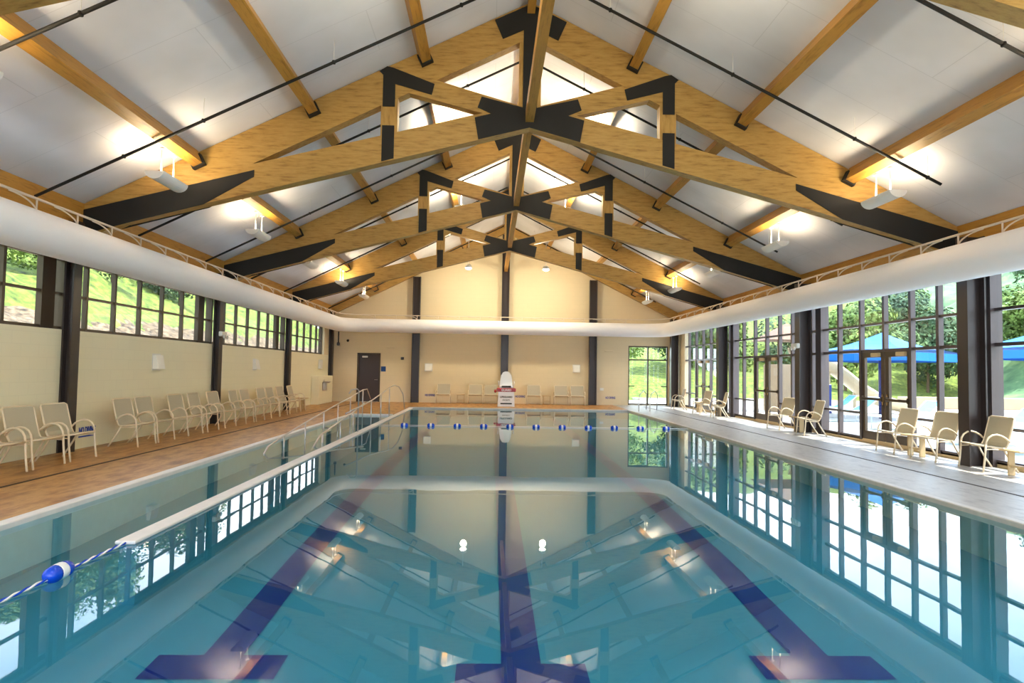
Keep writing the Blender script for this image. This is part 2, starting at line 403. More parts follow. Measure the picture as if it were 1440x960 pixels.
# ------------------------------------------------------------------ sprinkler pipes following the slope
pys=[4.07,7.1,10.15,13.1,16.15,19.2,22.25,25.3,28.3]
pl=['before the near corner truss','just past the near corner truss','just before the first whole truss','just past the first whole truss','just before the second whole truss',
    'just past the second whole truss','just before the last truss','just past the last truss','just before the far wall']
for y,lb in zip(pys,pl):
    if y<5: continue
    for s,side,ue in ((-1,'left',7.72),(1,'right',6.62)):
        m=MB(); m.tube([(RX+s*.15,y,ceil(.15)-.36),(RX+s*ue,y,ceil(ue)-.36)],.024,8)
        o=thing('sprinkler_pipe','thin black pipe on the %s roof slope, %s'%(side,lb),'pipe',(0,0,0),0,'sprinkler pipes')
        m.build('pipe',M['steel'],o)
        for u in (1.2,3.2,5.2,6.4):
            mm=MB(); mm.tube([(RX+s*u,y,ceil(u)-.33),(RX+s*u,y,ceil(u)-.005)],.004,6); mm.build('hanger_rod',M['lampshell'],o)
            mm=MB(); mm.lathe([(.028,0),(.032,.02),(.028,.05)],8,'z',(RX+s*u,y,ceil(u)-.385)); mm.build('pipe_hanger',M['steel'],o)

# ------------------------------------------------------------------ fabric duct ring and its rail
ZD,RD=3.42,.308
XD0,XD1,YD=-6.66,7.80,29.05
er=1.0
path=[(XD0,YN+.3)]
path+=[(XD0,y) for y in (2,6,10,14,18,22,26)]
for i in range(9):
    a=PI-i*PI/16; path.append((XD0+er+er*math.cos(a),YD-er+er*math.sin(a)))
for x in (-3,0,3,6): path.append((x,YD))
for i in range(9):
    a=PI/2-i*PI/16; path.append((XD1-er+er*math.cos(a),YD-er+er*math.sin(a)))
path+=[(XD1,y) for y in (26,22,18,14,10,6,2,YN+.3)]
d=MB().tube([(x,y,ZD) for x,y in path],RD,28).build('air_duct',M['white'])
tag(d,'big round white fabric air duct running round three sides under the roof','duct')
rl=thing('duct_rail','cream metal rail with arched hoops carrying the white duct','rail')
MB().tube([(x,y,ZD+RD+.17) for x,y in path],.020,6).build('top_rail',M['rail'],rl)
def hoop(x,y,dx,dy):
    m=MB(); zt=ZD+RD+.165; zb=ZD+RD-.02
    m.tube([(x,y,zt),(x,y,zb)],.014,6)
    pts=[]
    for i in range(9):
        a=i*PI/2/8; pts.append((x-dx*.55*math.cos(a),y-dy*.55*math.cos(a),zb+(zt-zb)*.92*math.sin(a)))
    pts2=[(x-dx*.55*(1-math.cos(a))-dx*.0, y-dy*.55*(1-math.cos(a)), zb+(zt-zb)*.92*math.sin(a)) for a in [i*PI/2/8 for i in range(9)]]
    m.tube(pts2[::1],.013,6)
    return m
k=0; y=3.0
while y<27.6:
    hoop(XD0,y,0,1).build('hoop',M['rail'],rl); hoop(XD1,y,0,1).build('hoop',M['rail'],rl); y+=.94
x=-5.2
while x<6.6: hoop(x,YD,1,0).build('hoop',M['rail'],rl); x+=.94

# ------------------------------------------------------------------ columns
def hcol(m,x0,x1,y0,y1,z0,z1):
    t=.03; xm=(x0+x1)/2
    m.box(x0,x0+t,y0,y1,z0,z1); m.box(x1-t,x1,y0,y1,z0,z1); ym=(y0+y1)/2; m.box(x0+t,x1-t,ym-.012,ym+.012,z0,z1)
    return m
cw=['beside the second chair group, nearest of the row','behind the middle of the chair row','near the far end of the chair row','in the far left corner']
for k in range(4):
    y=11.2+5.96*k
    if k==3: y=29.3
    o=hcol(MB(),XLW+.003,-7.10,y,y+.22,0,ceil(RX+6.98)-.4 if k==3 else 3.95).build('steel_column',M['bronze'])
    tag(o,'dark bronze steel column against the left wall, '+cw[k],'column','left wall columns')
cw=['nearest the camera, wide and beside the near chairs','second from the near end, behind the middle chairs','third from the near end, narrow','in the far right corner beside a cream strip']
for k in range(4):
    y=10.80+BAY*k
    if k==3: y=29.0
    o=hcol(MB(),8.15,8.48,y,y+.26,0,3.95).build('steel_column',M['bronze'])
    tag(o,'dark bronze steel column along the right glass wall, '+cw[k],'column','right wall columns')
for x,lb in ((RX-4.05,'left one, between door and chairs'),(RX,'centre one, behind the guard stand'),(RX+4.05,'right one, beside the garden window')):
    hh=ceil(abs(x-RX)+.17)-.46
    o=hcol(MB(),x-.17,x+.17,YF-.26,YF-.01,0,hh).build('steel_column',M['bronze'])
    tag(o,'tall dark column on the far end wall, '+lb,'column','far wall columns')

# ------------------------------------------------------------------ windows, left wall
def wframe(m,x0,x1,ys,zs,ybeg,yend,w=.06,wide=()):
    for z,h in zs: m.box(x0,x1,ybeg,yend,z-h/2,z+h/2)
    for y in ys:
        ww=w*(3.6 if y in wide else 1); m.box(x0-.01,x1+.01,y-ww/2,y+ww/2,zs[0][0],zs[-1][0])
wl=[([3.0,4.0,5.0,6.0,7.1,8.1,9.1,10.02],11.0,[11.0],-2.9,11.4),
    ([12.06,12.95,13.87,14.8,15.75],0,[16.70],11.42,17.3),
    ([18.2,19.05,19.95,20.9,21.75],0,[22.62],17.3,23.35),
    ([24.2,25.05,25.95,26.9,27.75],0,[],23.35,28.5)]
for i,(ys,_,wd,a,b) in enumerate(wl):
    m=MB(); m2=MB()
    wframe(m,-7.46,-7.40,ys,[(2.11,.06),(2.70,.045),(3.32,.1)],a,b,.06)
    for y in wd: m.box(-7.48,-7.38,y-.16,y+.16,2.08,3.4)
    m.box(-7.52,-7.36,a-.02,a+.03,2.08,3.4); m.box(-7.52,-7.36,b-.03,b+.02,2.08,3.4); m.box(-7.52,-7.30,a,b,3.36,3.44)
    fo=tag(m.build('window_%d'%(i+1),M['frame']),kind='structure')
    MB().box(-7.45,-7.442,a,b,2.1,3.36).build('window_pane',M['glass'],fo)
# ------------------------------------------------------------------ windows and doors, right wall
def rbay(i,c,a,b,door=True):
    """c = column far side reference; mullions at regular offsets"""
    ms=[c+.9,c+1.72,c+3.52,c+4.46]
    ms=[y for y in ms if a<y<b]
    m=MB()
    z=[(.09,.07),(.66,.05),(2.08,.06),(2.68,.05),(3.36,.1)]
    for zz,h in z:
        if zz in (.66,) and door:
            m.box(8.60,8.70,a,c+1.72,zz-h/2,zz+h/2); m.box(8.60,8.70,c+3.52,b,zz-h/2,zz+h/2)
        elif zz==.09 and door:
            m.box(8.60,8.70,a,c+1.72,zz-h/2,zz+h/2); m.box(8.60,8.70,c+3.52,b,zz-h/2,zz+h/2)
        else: m.box(8.60,8.70,a,b,zz-h/2,zz+h/2)
    for y in ms: m.box(8.58,8.68,y-.04,y+.04,.06,3.4)
    m.box(8.58,8.68,c+2.58,c+2.66,2.08,3.4)
    pa,pb=(c+5.58,c+5.76) if i==5 else (c+5.2,c+5.48)
    if pa<b: m.box(8.53,8.74,pa,pb,0,3.45)
    m.box(8.60,8.70,a-.02,a+.03,.06,3.4)
    m.box(8.57,8.74,a,b,3.36,3.44)
    fo=tag(m.build('window_%d'%i,M['frame_r']),kind='structure')
    p=MB()
    if door:
        p.box(8.645,8.652,a,c+1.72,.1,2.08); p.box(8.645,8.652,c+3.52,b,.1,2.08); p.box(8.645,8.652,a,b,2.08,3.36)
    else: p.box(8.645,8.652,a,b,.1,3.36)
    p.build('window_pane',M['glass'],fo)
    return fo
def ddoor(i,c):
    d=bpy.data.objects.new('door_%d'%i,None); COL.objects.link(d); d.location=(8.62,c+1.72,0); d['kind']='structure'
    w=.9
    for k in (0,1):
        y0=k*w+.02; y1=(k+1)*w-.02
        m=MB(); m.box(-.01,.05,y0,y0+.12,.01,2.06); m.box(-.01,.05,y1-.12,y1,.01,2.06); m.box(-.01,.05,y0+.12,y1-.12,1.93,2.06); m.box(-.01,.05,y0+.12,y1-.12,.01,.27)
        leaf=m.build('door_leaf',M['frame'],d)
        MB().box(.017,.023,y0+.1,y1-.1,.25,1.95).build('door_glass',M['glass'],leaf)
        mb=MB(); mb.bbox(-.075,-.035,y0+.06,y1-.06,.97,1.03,.01); mb.box(-.05,0,y0+.04,y0+.09,.95,1.06); mb.box(-.05,0,y1-.09,y1-.04,.95,1.06)
        mb.build('push_bar',M['frame'],leaf)
        yy=y1-.06 if k==0 else y0+.06
        MB().prism([(yy-.04,1.0),(yy,.88),(yy+.04,1.0),(yy,1.12)],-.03,-.011,'x').build('handle_plate',M['brass'],leaf)
        MB().bbox(-.07,-.005,y0+.12,y0+.42,1.94,2.03,.01).build('door_closer',M['tabletop'],leaf)
rb=[(5,11.25-BAY,-2.9,10.95),(6,11.27,11.0,17.08),(7,11.27+BAY,17.08,23.14),(8,11.27+2*BAY,23.14,28.35)]
for i,c,a,b in rb:
    rbay(i,c,a,b,True)
ddoor(1,11.27); ddoor(2,11.27+BAY); ddoor(3,11.27+2*BAY); ddoor(4,11.25-BAY)
# far window and far door
m=MB()
for x in (6.38,7.28,8.18): m.box(x-.03,x+.03,YF+.02,YF+.12,.02,2.74)
for z in (.06,2.1,2.71): m.box(6.36,8.2,YF+.03,YF+.11,z-.03,z+.03)
m.box(6.38,6.66,YF+.04,YF+.1,.86,.90); m.box(7.9,8.18,YF+.04,YF+.1,.86,.90)
fo=tag(m.build('window_9',M['frame']),kind='structure')
MB().box(6.36,8.2,YF+.065,YF+.072,.02,2.74).build('window_pane',M['glass'],fo)
m=MB()  # glazing behind the camera, added to let in daylight
for i in range(9): m.box(-6.4+1.74*i,-6.32+1.74*i,YN-.16,YN-.06,.1,4.6)
for z in (.1,2.1,3.3,4.54): m.box(-6.4,7.6,YN-.15,YN-.07,z,z+.06)
fo=tag(m.build('window_10',M['frame']),kind='structure')
MB().box(-6.4,7.6,YN-.115,YN-.108,.1,4.6).build('window_pane',M['glass'],fo)
tag(MB().box(-30,60,-40,YN-.26,-.5,-.03).build('near_ground',M['concrete']),kind='structure')  # unseen concrete ground outside the added near glazing
d=tag(MB().box(-6.0,-5.09,YF-.0+.03,YF+.08,.01,2.15).build('door_5',M['doorgrey']),kind='structure')
m=MB(); m.box(-6.07,-6.0,YF-.03,YF+.1,0,2.21); m.box(-5.09,-5.02,YF-.03,YF+.1,0,2.21); m.box(-6.07,-5.02,YF-.03,YF+.1,2.15,2.21); m.build('door_frame',M['frame'],d)
m=MB(); m.tube([(-5.16,YF+.03,1.0),(-5.16,YF-.03,1.0),(-5.27,YF-.03,1.0)],.012,8); m.lathe([(.028,-.0),(.028,.01)],12,'y',(-5.16,YF+.018,1.0)); m.build('door_handle',M['chrome'],d)
MB().bbox(-5.85,-5.6,YF-.03,YF+.03,2.0,2.08,.01).build('door_closer',M['panelwhite'],d)

# ------------------------------------------------------------------ pendant uplights
def make_light(label):
    t=thing('pendant_light',label,'lamp',(RX-6,10.7,0),0,'hanging uplights')
    m=MB()
    half=[(.15*math.cos(PI+PI*k/12),4.57+.125*math.sin(PI+PI*k/12)) for k in range(13)]
    inner=[(.135*math.cos(PI+PI*k/12),4.57+.105*math.sin(PI+PI*k/12)) for k in range(12,-1,-1)]
    m.prism(half+inner,-.40,.40); m.prism(half,-.415,-.40); m.prism(half,.40,.415)
    m.build('lamp_body',M['lampshell'],t)
    MB().box(-.11,.11,-.24,.24,4.525,4.54).build('lens',emis_l,t)
    for y in (-.2,.2):
        m=MB(); m.tube([(0,y,4.55),(0,y,5.02)],.012,8); m.lathe([(.045,0),(.045,.02),(.02,.04)],10,'z',(0,y,4.985)); m.build('stem',M['lampshell'],t)
    return t
emis_l=emis('warm_lamp_lens',(255,232,190),12)
ly=[6.5,10.7,14.9,19.1,23.2,27.3]
ll=['over the near deck','nearest one in full view','second in view','third along','fourth along','last before the far wall']
L0=None
LP=thing
lightpos=[]
for s,side in ((-1,'left'),(1,'right')):
    for y,lb in zip(ly,ll):
        lab='white trough uplight hung from the %s lowest purlin, %s'%(side,lb)
        if L0 is None: L0=make_light(lab); L0.location=(RX+s*6,y,0)
        else: dup(L0,(RX+s*6,y,0),0,lab)
        lightpos.append((RX+s*6,y))
WL=4.5
for x,y in lightpos+[(RX-6,2.3),(RX+6,2.3)]:  # end pair: unseen lights beside the camera, no pendant built
    la=bpy.data.lights.new('uplight_glow','AREA'); la.shape='RECTANGLE'; la.size=.24; la.size_y=.7; la.energy=WL; la.color=(1,.88,.66)
    lo=bpy.data.objects.new('uplight_glow',la); COL.objects.link(lo); lo.location=(x,y,4.6); lo.rotation_euler=(PI,0,0)
# downlight pair near the far gable, plus added hidden lamps and bare fill lights
em2=emis('bright_lamp_face',(255,240,205),150)
for y,z,e,lb in ((27.2,5.80,42,'glaring bright lamp under the roof before the far wall'),(20.2,6.58,26,'bright added lamp high behind the second whole truss'),  # pairs behind the trusses are added to brighten the far ceiling
               (14.6,6.80,17,'bright added lamp high behind the nearest whole truss'),(8.0,6.2,26,''),(2.6,6.2,45,'')):  # unlabelled pairs are added light alone, with no lamp built
  for s,side in ((-1,'left'),(1,'right')):
    x=RX+s*1.64; up=lb.startswith('bright')
    la=bpy.data.lights.new('spot_and_fill_glow','POINT'); la.energy=e; la.shadow_soft_size=.12; la.color=(1,.88,.62)
    lo=bpy.data.objects.new('spot_and_fill_glow',la); COL.objects.link(lo); lo.location=(x,y,z+(.34 if up else -.25))
    if not lb: continue
    t=thing('spot_lamp',lb+', %s one'%side,'lamp',(x,y,0),0,'bright lamps along the ridge')
    m=MB()
    if up: m.lathe([(.04,-.06),(.16,-.03),(.22,.06),(.20,.06),(.14,.0),(.03,-.02)],20,'z',(0,0,z))
    else: m.lathe([(.05,.16),(.12,.13),(.15,0),(.13,.0)],16,'z',(0,0,z))
    m.build('lamp_body',M['lampshell'],t)
    MB().lathe([(.02,-.05),(.09,-.03),(.12,.01)],16,'z',(0,0,z+(.05 if up else -.01))).build('lens',em2,t)
    m=MB(); m.tube([(0,0,z+.05),(0,0,ceil(1.64)-.01)],.012,8); m.build('stem',M['lampshell'],t)

# ------------------------------------------------------------------ chairs
def make_chair(label,group):
    t=thing('patio_chair',label,'chair',(0,0,0),0,group)
    W=.30
    seat=[(.525,.405),(.505,.42),(.42,.41),(.33,.395),(.24,.385),(.18,.395)]
    back=[(.18,.395),(.15,.45),(.115,.58),(.08,.72),(.05,.84),(.035,.86)]
    MB().strip(seat,-W+.02,W-.02,.012).build('seat',M['sling'],t)
    MB().strip(back,-W+.02,W-.02,.012).build('backrest',M['sling'],t)
    m=MB()
    for s in (-1,1):
        m.tube([(.515,s*W,.41),(.42,s*W,.405),(.33,s*W,.39),(.24,s*W,.38),(.18,s*W,.39),(.15,s*W,.45),(.115,s*W,.58),(.08,s*W,.72),(.047,s*W,.845)],.014,8)
    m.tube([(.047,-W,.845),(.035,-W+.04,.866),(.035,W-.04,.866),(.047,W,.845)],.013,8)
    m.tube([(.515,-W,.41),(.515,W,.41)],.014,8); m.tube([(.20,-W,.375),(.20,W,.375)],.012,8)
    m.build('chair_frame',M['tube'],t)
    for s in (-1,1):
        y=s*(W+.018)
        MB().tube([(.505,y,.44),(.515,y,.30),(.53,y,.15),(.55,y,.0)],.015,8).build('leg',M['tube'],t)
        MB().tube([(.24,y,.39),(.17,y,.25),(.09,y,.12),(.01,y,.0)],.015,8).build('leg',M['tube'],t)
        MB().tube([(.505,y,.42),(.495,y,.49),(.46,y,.55),(.40,y,.59),(.33,y,.60),(.26,y,.58),(.19,y,.54),(.13,y,.48)],.015,8).build('armrest',M['tube'],t)
        MB().tube([(.51,y,.36),(.37,y,.365),(.22,y,.355)],.010,6).build('side_brace',M['tube'],t)
    return t
LC=[(8.94,'partly cut off at the left picture edge'),(9.72,'second from the left picture edge'),(10.50,'just before the nearest dark column'),
    (12.42,'first past the low wall sign and nearest column'),(13.16,'second past the low wall sign'),(14.45,'under the near wall lamp'),
    (15.28,'just past the near wall lamp'),(16.35,'in front of the second dark column'),(17.55,'first past the second column'),
    (18.36,'second past the second column'),(19.6,'just before the far wall lamp'),(20.38,'under the far wall lamp'),
    (21.45,'just before the third dark column'),(22.5,'last of the row, in front of the third column')]
C0=None
for y,lb in LC:
    lab='beige patio chair by left wall, '+lb
    loc=(-6.93+random.uniform(-.02,.02),y,0); rz=random.uniform(-.05,.05)
    if C0 is None:
        C0=make_chair(lab,'patio chairs along the left wall'); C0.location=loc; C0.rotation_euler.z=rz
    else: dup(C0,loc,rz,lab)
RC=[(8.50,10.47,PI-.10,'nearest one, beside the wide column'),(8.42,11.62,PI+.05,'half hidden behind the nearest column'),(8.42,12.70,PI-.05,'in front of the nearest glass doors'),
    (8.40,16.15,PI-.15,'right one of the pair by the second column'),(8.40,17.85,PI+.1,'left one of the pair by the second column'),
    (8.2,22.1,PI-.2,'right one of the far group of three'),(8.2,23.95,PI+.1,'middle one of the far group of three'),(8.15,26.8,PI-.1,'farthest one, by the corner')]
for x,y,rz,lb in RC:
    dup(C0,(x,y,0),rz,'cream patio chair by right windows, '+lb,'patio chairs by the right windows')
FC=[(-2.08,'leftmost, beside the low wall lettering'),(-.66,'left one of the pair left of the guard stand'),(.04,'right one of the pair, touching the guard stand'),
    (1.97,'first right of the guard stand'),(3.2,'second right of the guard stand'),(3.95,'rightmost, next to the right column')]
for x,lb in FC:
    dup(C0,(x,29.42,0),-PI/2+random.uniform(-.05,.05),'tan patio chair against far wall, '+lb,'patio chairs along the far wall')
# small side tables
def make_table(label,group):
    t=thing('side_table',label,'table',(0,0,0),0,group)
    MB().bbox(-.19,.19,-.19,.19,.385,.415,.012).build('tabletop',M['tabletop'],t)
    for s in (-1,1):
        MB().bbox(-.06,.06,s*.15-.015,s*.15+.015,0,.385,.008).build('leg',M['tabletop'],t)
    MB().bbox(-.05,.05,-.135,.135,.14,.17,.004).build('shelf',M['tabletop'],t)
    return t
T0=make_table('small tan side table right of the nearest right window chair','side tables')
T0.location=(8.12,9.72,0); T0.rotation_euler.z=.1
for x,y,rz,lb in ((8.12,12.14,.1,'small tan side table before the nearest glass doors'),(8.2,17.0,0,'small tan side table by the second right column'),
                  (8.2,23.1,0,'small tan side table within the far right chair group'),(8.2,25.2,0,'small tan side table before the far right corner'),
                  (-6.75,23.6,0,'small side table after the last left wall chair'),(-1.32,29.4,PI/2,'small side table left of the guard stand by the far wall'),
                  (2.58,29.4,PI/2,'small side table right of the guard stand by the far wall')):
    dup(T0,(x,y,0),rz,lb)

# ------------------------------------------------------------------ lifeguard stand
g=thing('lifeguard_chair','white lifeguard stand with red band at the far end of the pool','lifeguard chair',(.68,27.55,0))
m=MB(); m.prism([(-.36,.0),(.36,.0),(.33,.62),(-.33,.62)],-.32,.32); gb=m.build('base',M['floatwhite'],g)
m=MB(); m.bbox(-.40,.40,-.36,.34,.62,.76,.02); band=m.build('red_band',M['red'],g); band['label']='red band with white lettering'
m=MB()
pts=[(-.27,.80),(.27,.80),(.26,1.05),(.22,1.30),(.14,1.43),(.05,1.47),(-.05,1.47),(-.14,1.43),(-.22,1.30),(-.26,1.05)]
m.prism(pts,.16,.27); m.bbox(-.30,.30,-.25,.30,.76,.86,.02)
m.build('backrest',M['floatwhite'],g)
MB().bbox(-.20,.20,-.30,-.24,.80,.87,.01).build('seat_pad',M['black'],g)
for s in (-1,1): 
    m=MB(); m.tube([(s*.31,-.22,.84),(s*.33,-.24,1.02),(s*.33,.0,1.06),(s*.30,.2,1.02)],.018,8); m.build('armrest',M['floatwhite'],g)
MB().bbox(-.24,.24,-.335,-.318,.10,.15,.004).build('step',M['black'],g)
def text(s,size,name,mt,parent,loc,rot,ext=.004,sx=1):
    cu=bpy.data.curves.new(name,'FONT'); cu.body=s; cu.size=size; cu.extrude=ext; cu.offset=size*.03; cu.align_x='CENTER'; cu.align_y='CENTER'
    o=bpy.data.objects.new(name,cu); COL.objects.link(o)
    dg=bpy.context.evaluated_depsgraph_get(); me=bpy.data.meshes.new_from_object(o.evaluated_get(dg)); bpy.data.objects.remove(o)
    me.materials.clear(); me.materials.append(mt)
    o=bpy.data.objects.new(name,me); COL.objects.link(o); o.location=loc; o.rotation_euler=rot; o.scale=(sx,1,1)
    if parent: o.parent=parent
    return o
text('GUARD',.12,'lettering',M['floatwhite'],band,(0,-.365,.69),(PI/2,0,0))
text('LIFEGUARD',.10,'lettering',M['black'],gb,(0,-.325,.40),(PI/2,0,0))
text('ON DUTY',.07,'lettering',M['black'],gb,(0,-.325,.27),(PI/2,0,0))
# rescue tube end (dark round) on its left side
m=MB(); m.tube([(-.46,-.30,.62),(-.46,.2,.66)],.05,12); m.build('rescue_tube',M['red'],g)

# ------------------------------------------------------------------ wall lettering and small wall fittings
def wallsign(x,lb):
    t=thing('wall_sign',lb,'sign',(x,YF-.006,.33),0,'low blue lettered wall signs')
    text('NO DIVING',.14,'lettering',M['blueink'],t,(0,0,0),(PI/2,0,0),.002,.62)
wallsign(-2.74,'blue NO DIVING lettering low on the far wall, left of the chairs')
wallsign(1.38,'blue NO DIVING lettering low on the far wall, right of the guard stand')
wallsign(5.54,'blue NO DIVING lettering low on the far wall, near the garden window')
t=thing('wall_sign','blue NO DIVING lettering low on the left wall past the nearest column','sign',(XLW+.006,12.02,.31),0,'low blue lettered wall signs')
text('NO DIVING',.16,'lettering',M['blueink'],t,(0,0,0),(PI/2,0,PI/2),.002,.58)
MB().box(0,.004,-.25,.25,-.115,-.09).build('underline',M['blueink'],t)
o=MB().bbox(-4.99,-4.77,YF-.02,YF-.001,1.38,1.61,.005).build('restroom_sign',M['bluesign']); tag(o,'small square blue sign beside the dark far door','sign')
o=MB().bbox(-4.10,-3.96,YF-.04,YF-.001,1.93,2.05,.01).build('alarm_box',M['bronze']); tag(o,'small dark box on the far wall above the handrails','alarm')
def sconce(loc,rz,lb):
    t=thing('wall_lamp',lb,'lamp',loc,rz,'wedge wall lamps')
    MB().prism([(0,0),(.13,.0),(.07,.30),(0,.30)],-.15,.15).build('shade',M['lampshell'],t)
    MB().box(-.005,.006,-.18,.18,-.03,.33).build('back_plate',M['panelwhite'],t)
sconce((XLW,14.35,1.42),0,'white wedge wall lamp on the left wall, nearer one')
sconce((XLW,20.25,1.42),0,'white wedge wall lamp on the left wall, farther one')
sconce((-2.83,YF,1.45),-PI/2,'white wedge wall lamp on the far wall, left one')
sconce((3.95,YF,1.5),-PI/2,'white wedge wall lamp on the far wall, right one')
def eml(loc,rz,lb):
    t=thing('emergency_light',lb,'emergency light',loc,rz)
    MB().bbox(0,.09,-.17,.17,0,.13,.015).build('housing',M['panelwhite'],t)
    for s in (-1,1): MB().lathe([(.02,0),(.05,.03),(.05,.05)],12,'x',(.085,s*.09,-.01)).build('lamp_head',M['panelwhite'],t)
eml((-7.098,17.27,2.28),0,'white twin emergency light on the second left column')
eml((8.148,16.98,2.22),PI,'white twin emergency light on the second right column')
# fountain enclosure
t=thing('drinking_fountain','wall drinking fountain on the low cream enclosure in the far left corner','fountain',(-6.95,27.3,0))
MB().bbox(0,.12,-.18,.18,.55,.9,.02).build('cabinet',M['chrome'],t)
m=MB(); m.lathe([(.10,-.05),(.16,0),(.16,.02),(.13,.0)],16,'z',(.14,0,.92)); m.build('basin',M['chrome'],t)
MB().tube([(.05,-.1,.93),(.05,-.1,1.0),(.09,-.1,1.0)],.012,8).build('spout',M['chrome'],t)
tag(MB().bbox(XLW+.0,-6.95,26.6,28.9,0,1.17,.02).build('wall_alcove',M['cream_l']),kind='structure')
o=MB().bbox(XLW+.002,XLW+.12,27.6,27.9,1.45,1.85,.02).build('towel_dispenser',M['panelwhite']); tag(o,'white dispenser box on the left wall above the fountain enclosure','dispenser')
# bracket and camera in the far-left corner
t=thing('hanging_speaker','small dark unit on a drop rod below the duct, far left','speaker',(-6.75,28.9,0))
MB().tube([(0,0,2.62),(0,0,3.12)],.03,8).build('rod',M['bronze'],t); MB().bbox(-.06,.06,-.06,.06,2.5,2.64,.02).build('speaker_body',M['bronze'],t)
t=thing('security_camera','small dark camera on the far wall below the duct','camera',(-6.5,YF-.1,2.75))
MB().lathe([(.03,.06),(.06,.03),(.06,0),(.03,-.05)],12,'z').build('dome',M['black'],t); MB().tube([(0,0,.03),(0,.1,.06)],.015,8).build('bracket',M['bronze'],t)
for x,z,lb in ((-4.55,2.45,'left'),(5.45,2.45,'right')):
    o=MB().bbox(x-.2,x+.2,YF-.05,YF-.001,z,z+.07,.01).build('wall_vent',M['cream']); tag(o,'slim cream vent strip high on the far wall, %s side'%lb,'vent')
o=MB().bbox(5.05,5.22,YF-.012,YF-.001,.66,.78,.003).build('socket_plate',M['panelwhite']); tag(o,'small pale outlet plate on the far wall near the garden window','outlet')

# ------------------------------------------------------------------ pool handrails
def rail(label,pts,posts,base=-.30,name='handrail'):
    t=thing(name,label,'handrail')
    m=MB(); m.tube(pts,.017,8); m.build('rail_tube',M['chrome'],t)
    for x,y,z in posts: MB().tube([(x,y,base),(x,y,z)],.016,8).build('rail_post',M['chrome'],t)
    return t
XA=-4.0
A=[(12.85,.17),(14.3,.31),(15.85,.44),(17.3,.56),(18.8,.67)]
rail('stainless handrail rising out of the side basin, beside the left deck',
     [(XA,11.9,-.2),(XA,11.75,-.12),(XA,11.75,-.04),(XA,11.95,.06)]+[(XA,y,z) for y,z in A]+[(XA,20.6,.83),(XA,21.3,.83),(XA,21.9,.5)],[(XA,y,z) for y,z in A]+[(XA,20.6,.83)])
XB=-3.115
rail('stainless handrail standing on the white divider wall',
     [(XB,14.2,.52),(XB,16.0,.6),(XB,17.2,.66),(XB,18.7,.78),(XB,20.2,.92),(XB,21.2,.97),(XB,22.3,.9),(XB,23.4,.6),(XB,23.9,.03)],
     [(XB,17.2,.66),(XB,18.7,.78),(XB,20.25,.92)],base=.03)
rail('tall hooked stainless post on the white divider wall',[(XB-.22,15.5,.90),(XB-.18,15.55,.99),(XB-.08,15.7,1.01),(XB-.045,15.75,.97),(XB-.045,15.75,-.02)],[],name='grab_post')
XC=-3.45
rail('low stainless inner handrail within the side basin',[(XC,12.8,-.1),(XC,13.4,.12),(XC,15.2,.28),(XC,16.6,.4),(XC,18,.55)],[(XC,13.6,.14),(XC,15.2,.28),(XC,16.6,.4)])
for xx,lb in ((6.36,'left'),(6.80,'right')):
    rail('chrome ladder grab rail at the far right pool corner, %s one'%lb,[(xx-.55,25.2,-.3),(xx-.55,25.2,.45),(xx-.45,25.4,.68),(xx-.2,25.8,.78),(xx,26.2,.62),(xx+.02,26.35,.02)],[],name='ladder_rail')

# ------------------------------------------------------------------ floats
def make_float(nm,label,group,L,r,ax,loc):
    t=thing(nm,label,'float',loc,0,group)
    def seg(a,b,mt,name,cap):
        pr=[]
        N=6
        for i in range(N+1):
            h=a+(b-a)*i/N; q=abs(h)/(L/2); rr=r*math.sqrt(max(.06,1-q**4*0.9)) ; pr.append((rr,h))
        MB().lathe(pr,16,ax).build(name,mt,t)
    seg(-L/2,-L*.14,M['floatblue'],'blue_end',1); seg(-L*.14,L*.14,M['floatwhite'],'white_band',0); seg(L*.14,L/2,M['floatblue'],'blue_end',1)
    return t
f0=None
fl=['leftmost','second from the left','third from the left','fourth from the left','just left of the guard stand reflection','on the guard stand reflection','first right of the guard stand reflection',
    'fourth from the right','third from the right','second from the right','rightmost']
for i in range(11):
    x=-2.32+.72*i; lab='blue and white float on the far rope, '+fl[i]; loc=(x,17.85,-.02)
    if f0 is None: f0=make_float('rope_float',lab,'floats on the far rope',.20,.055,'x',loc)
    else: dup(f0,loc,0,lab)
o=MB().tube([(-3.0,17.85,-.028),(5.5,17.85,-.028)],.008,6).build('float_rope',M['floatwhite']); tag(o,'thin white rope across the far part of the pool','rope')
make_float('rope_float','large blue and white float on the near left rope','near rope float',.27,.062,'y',(-3.12,4.90,-.015))
t=thing('float_rope','twisted blue and white rope running from the divider wall toward the near left','rope',(-3.115,0,0))
for ph,mt in ((0,'floatwhite'),(PI,'floatblue')):
    pts=[]
    for i in range(221):
        y=1.0+4.75*i/220; a=ph+y*30; pts.append((.006*math.cos(a),y,-.028+.006*math.sin(a)))
    MB().tube(pts,.0075,6).build('strand',M[mt],t)

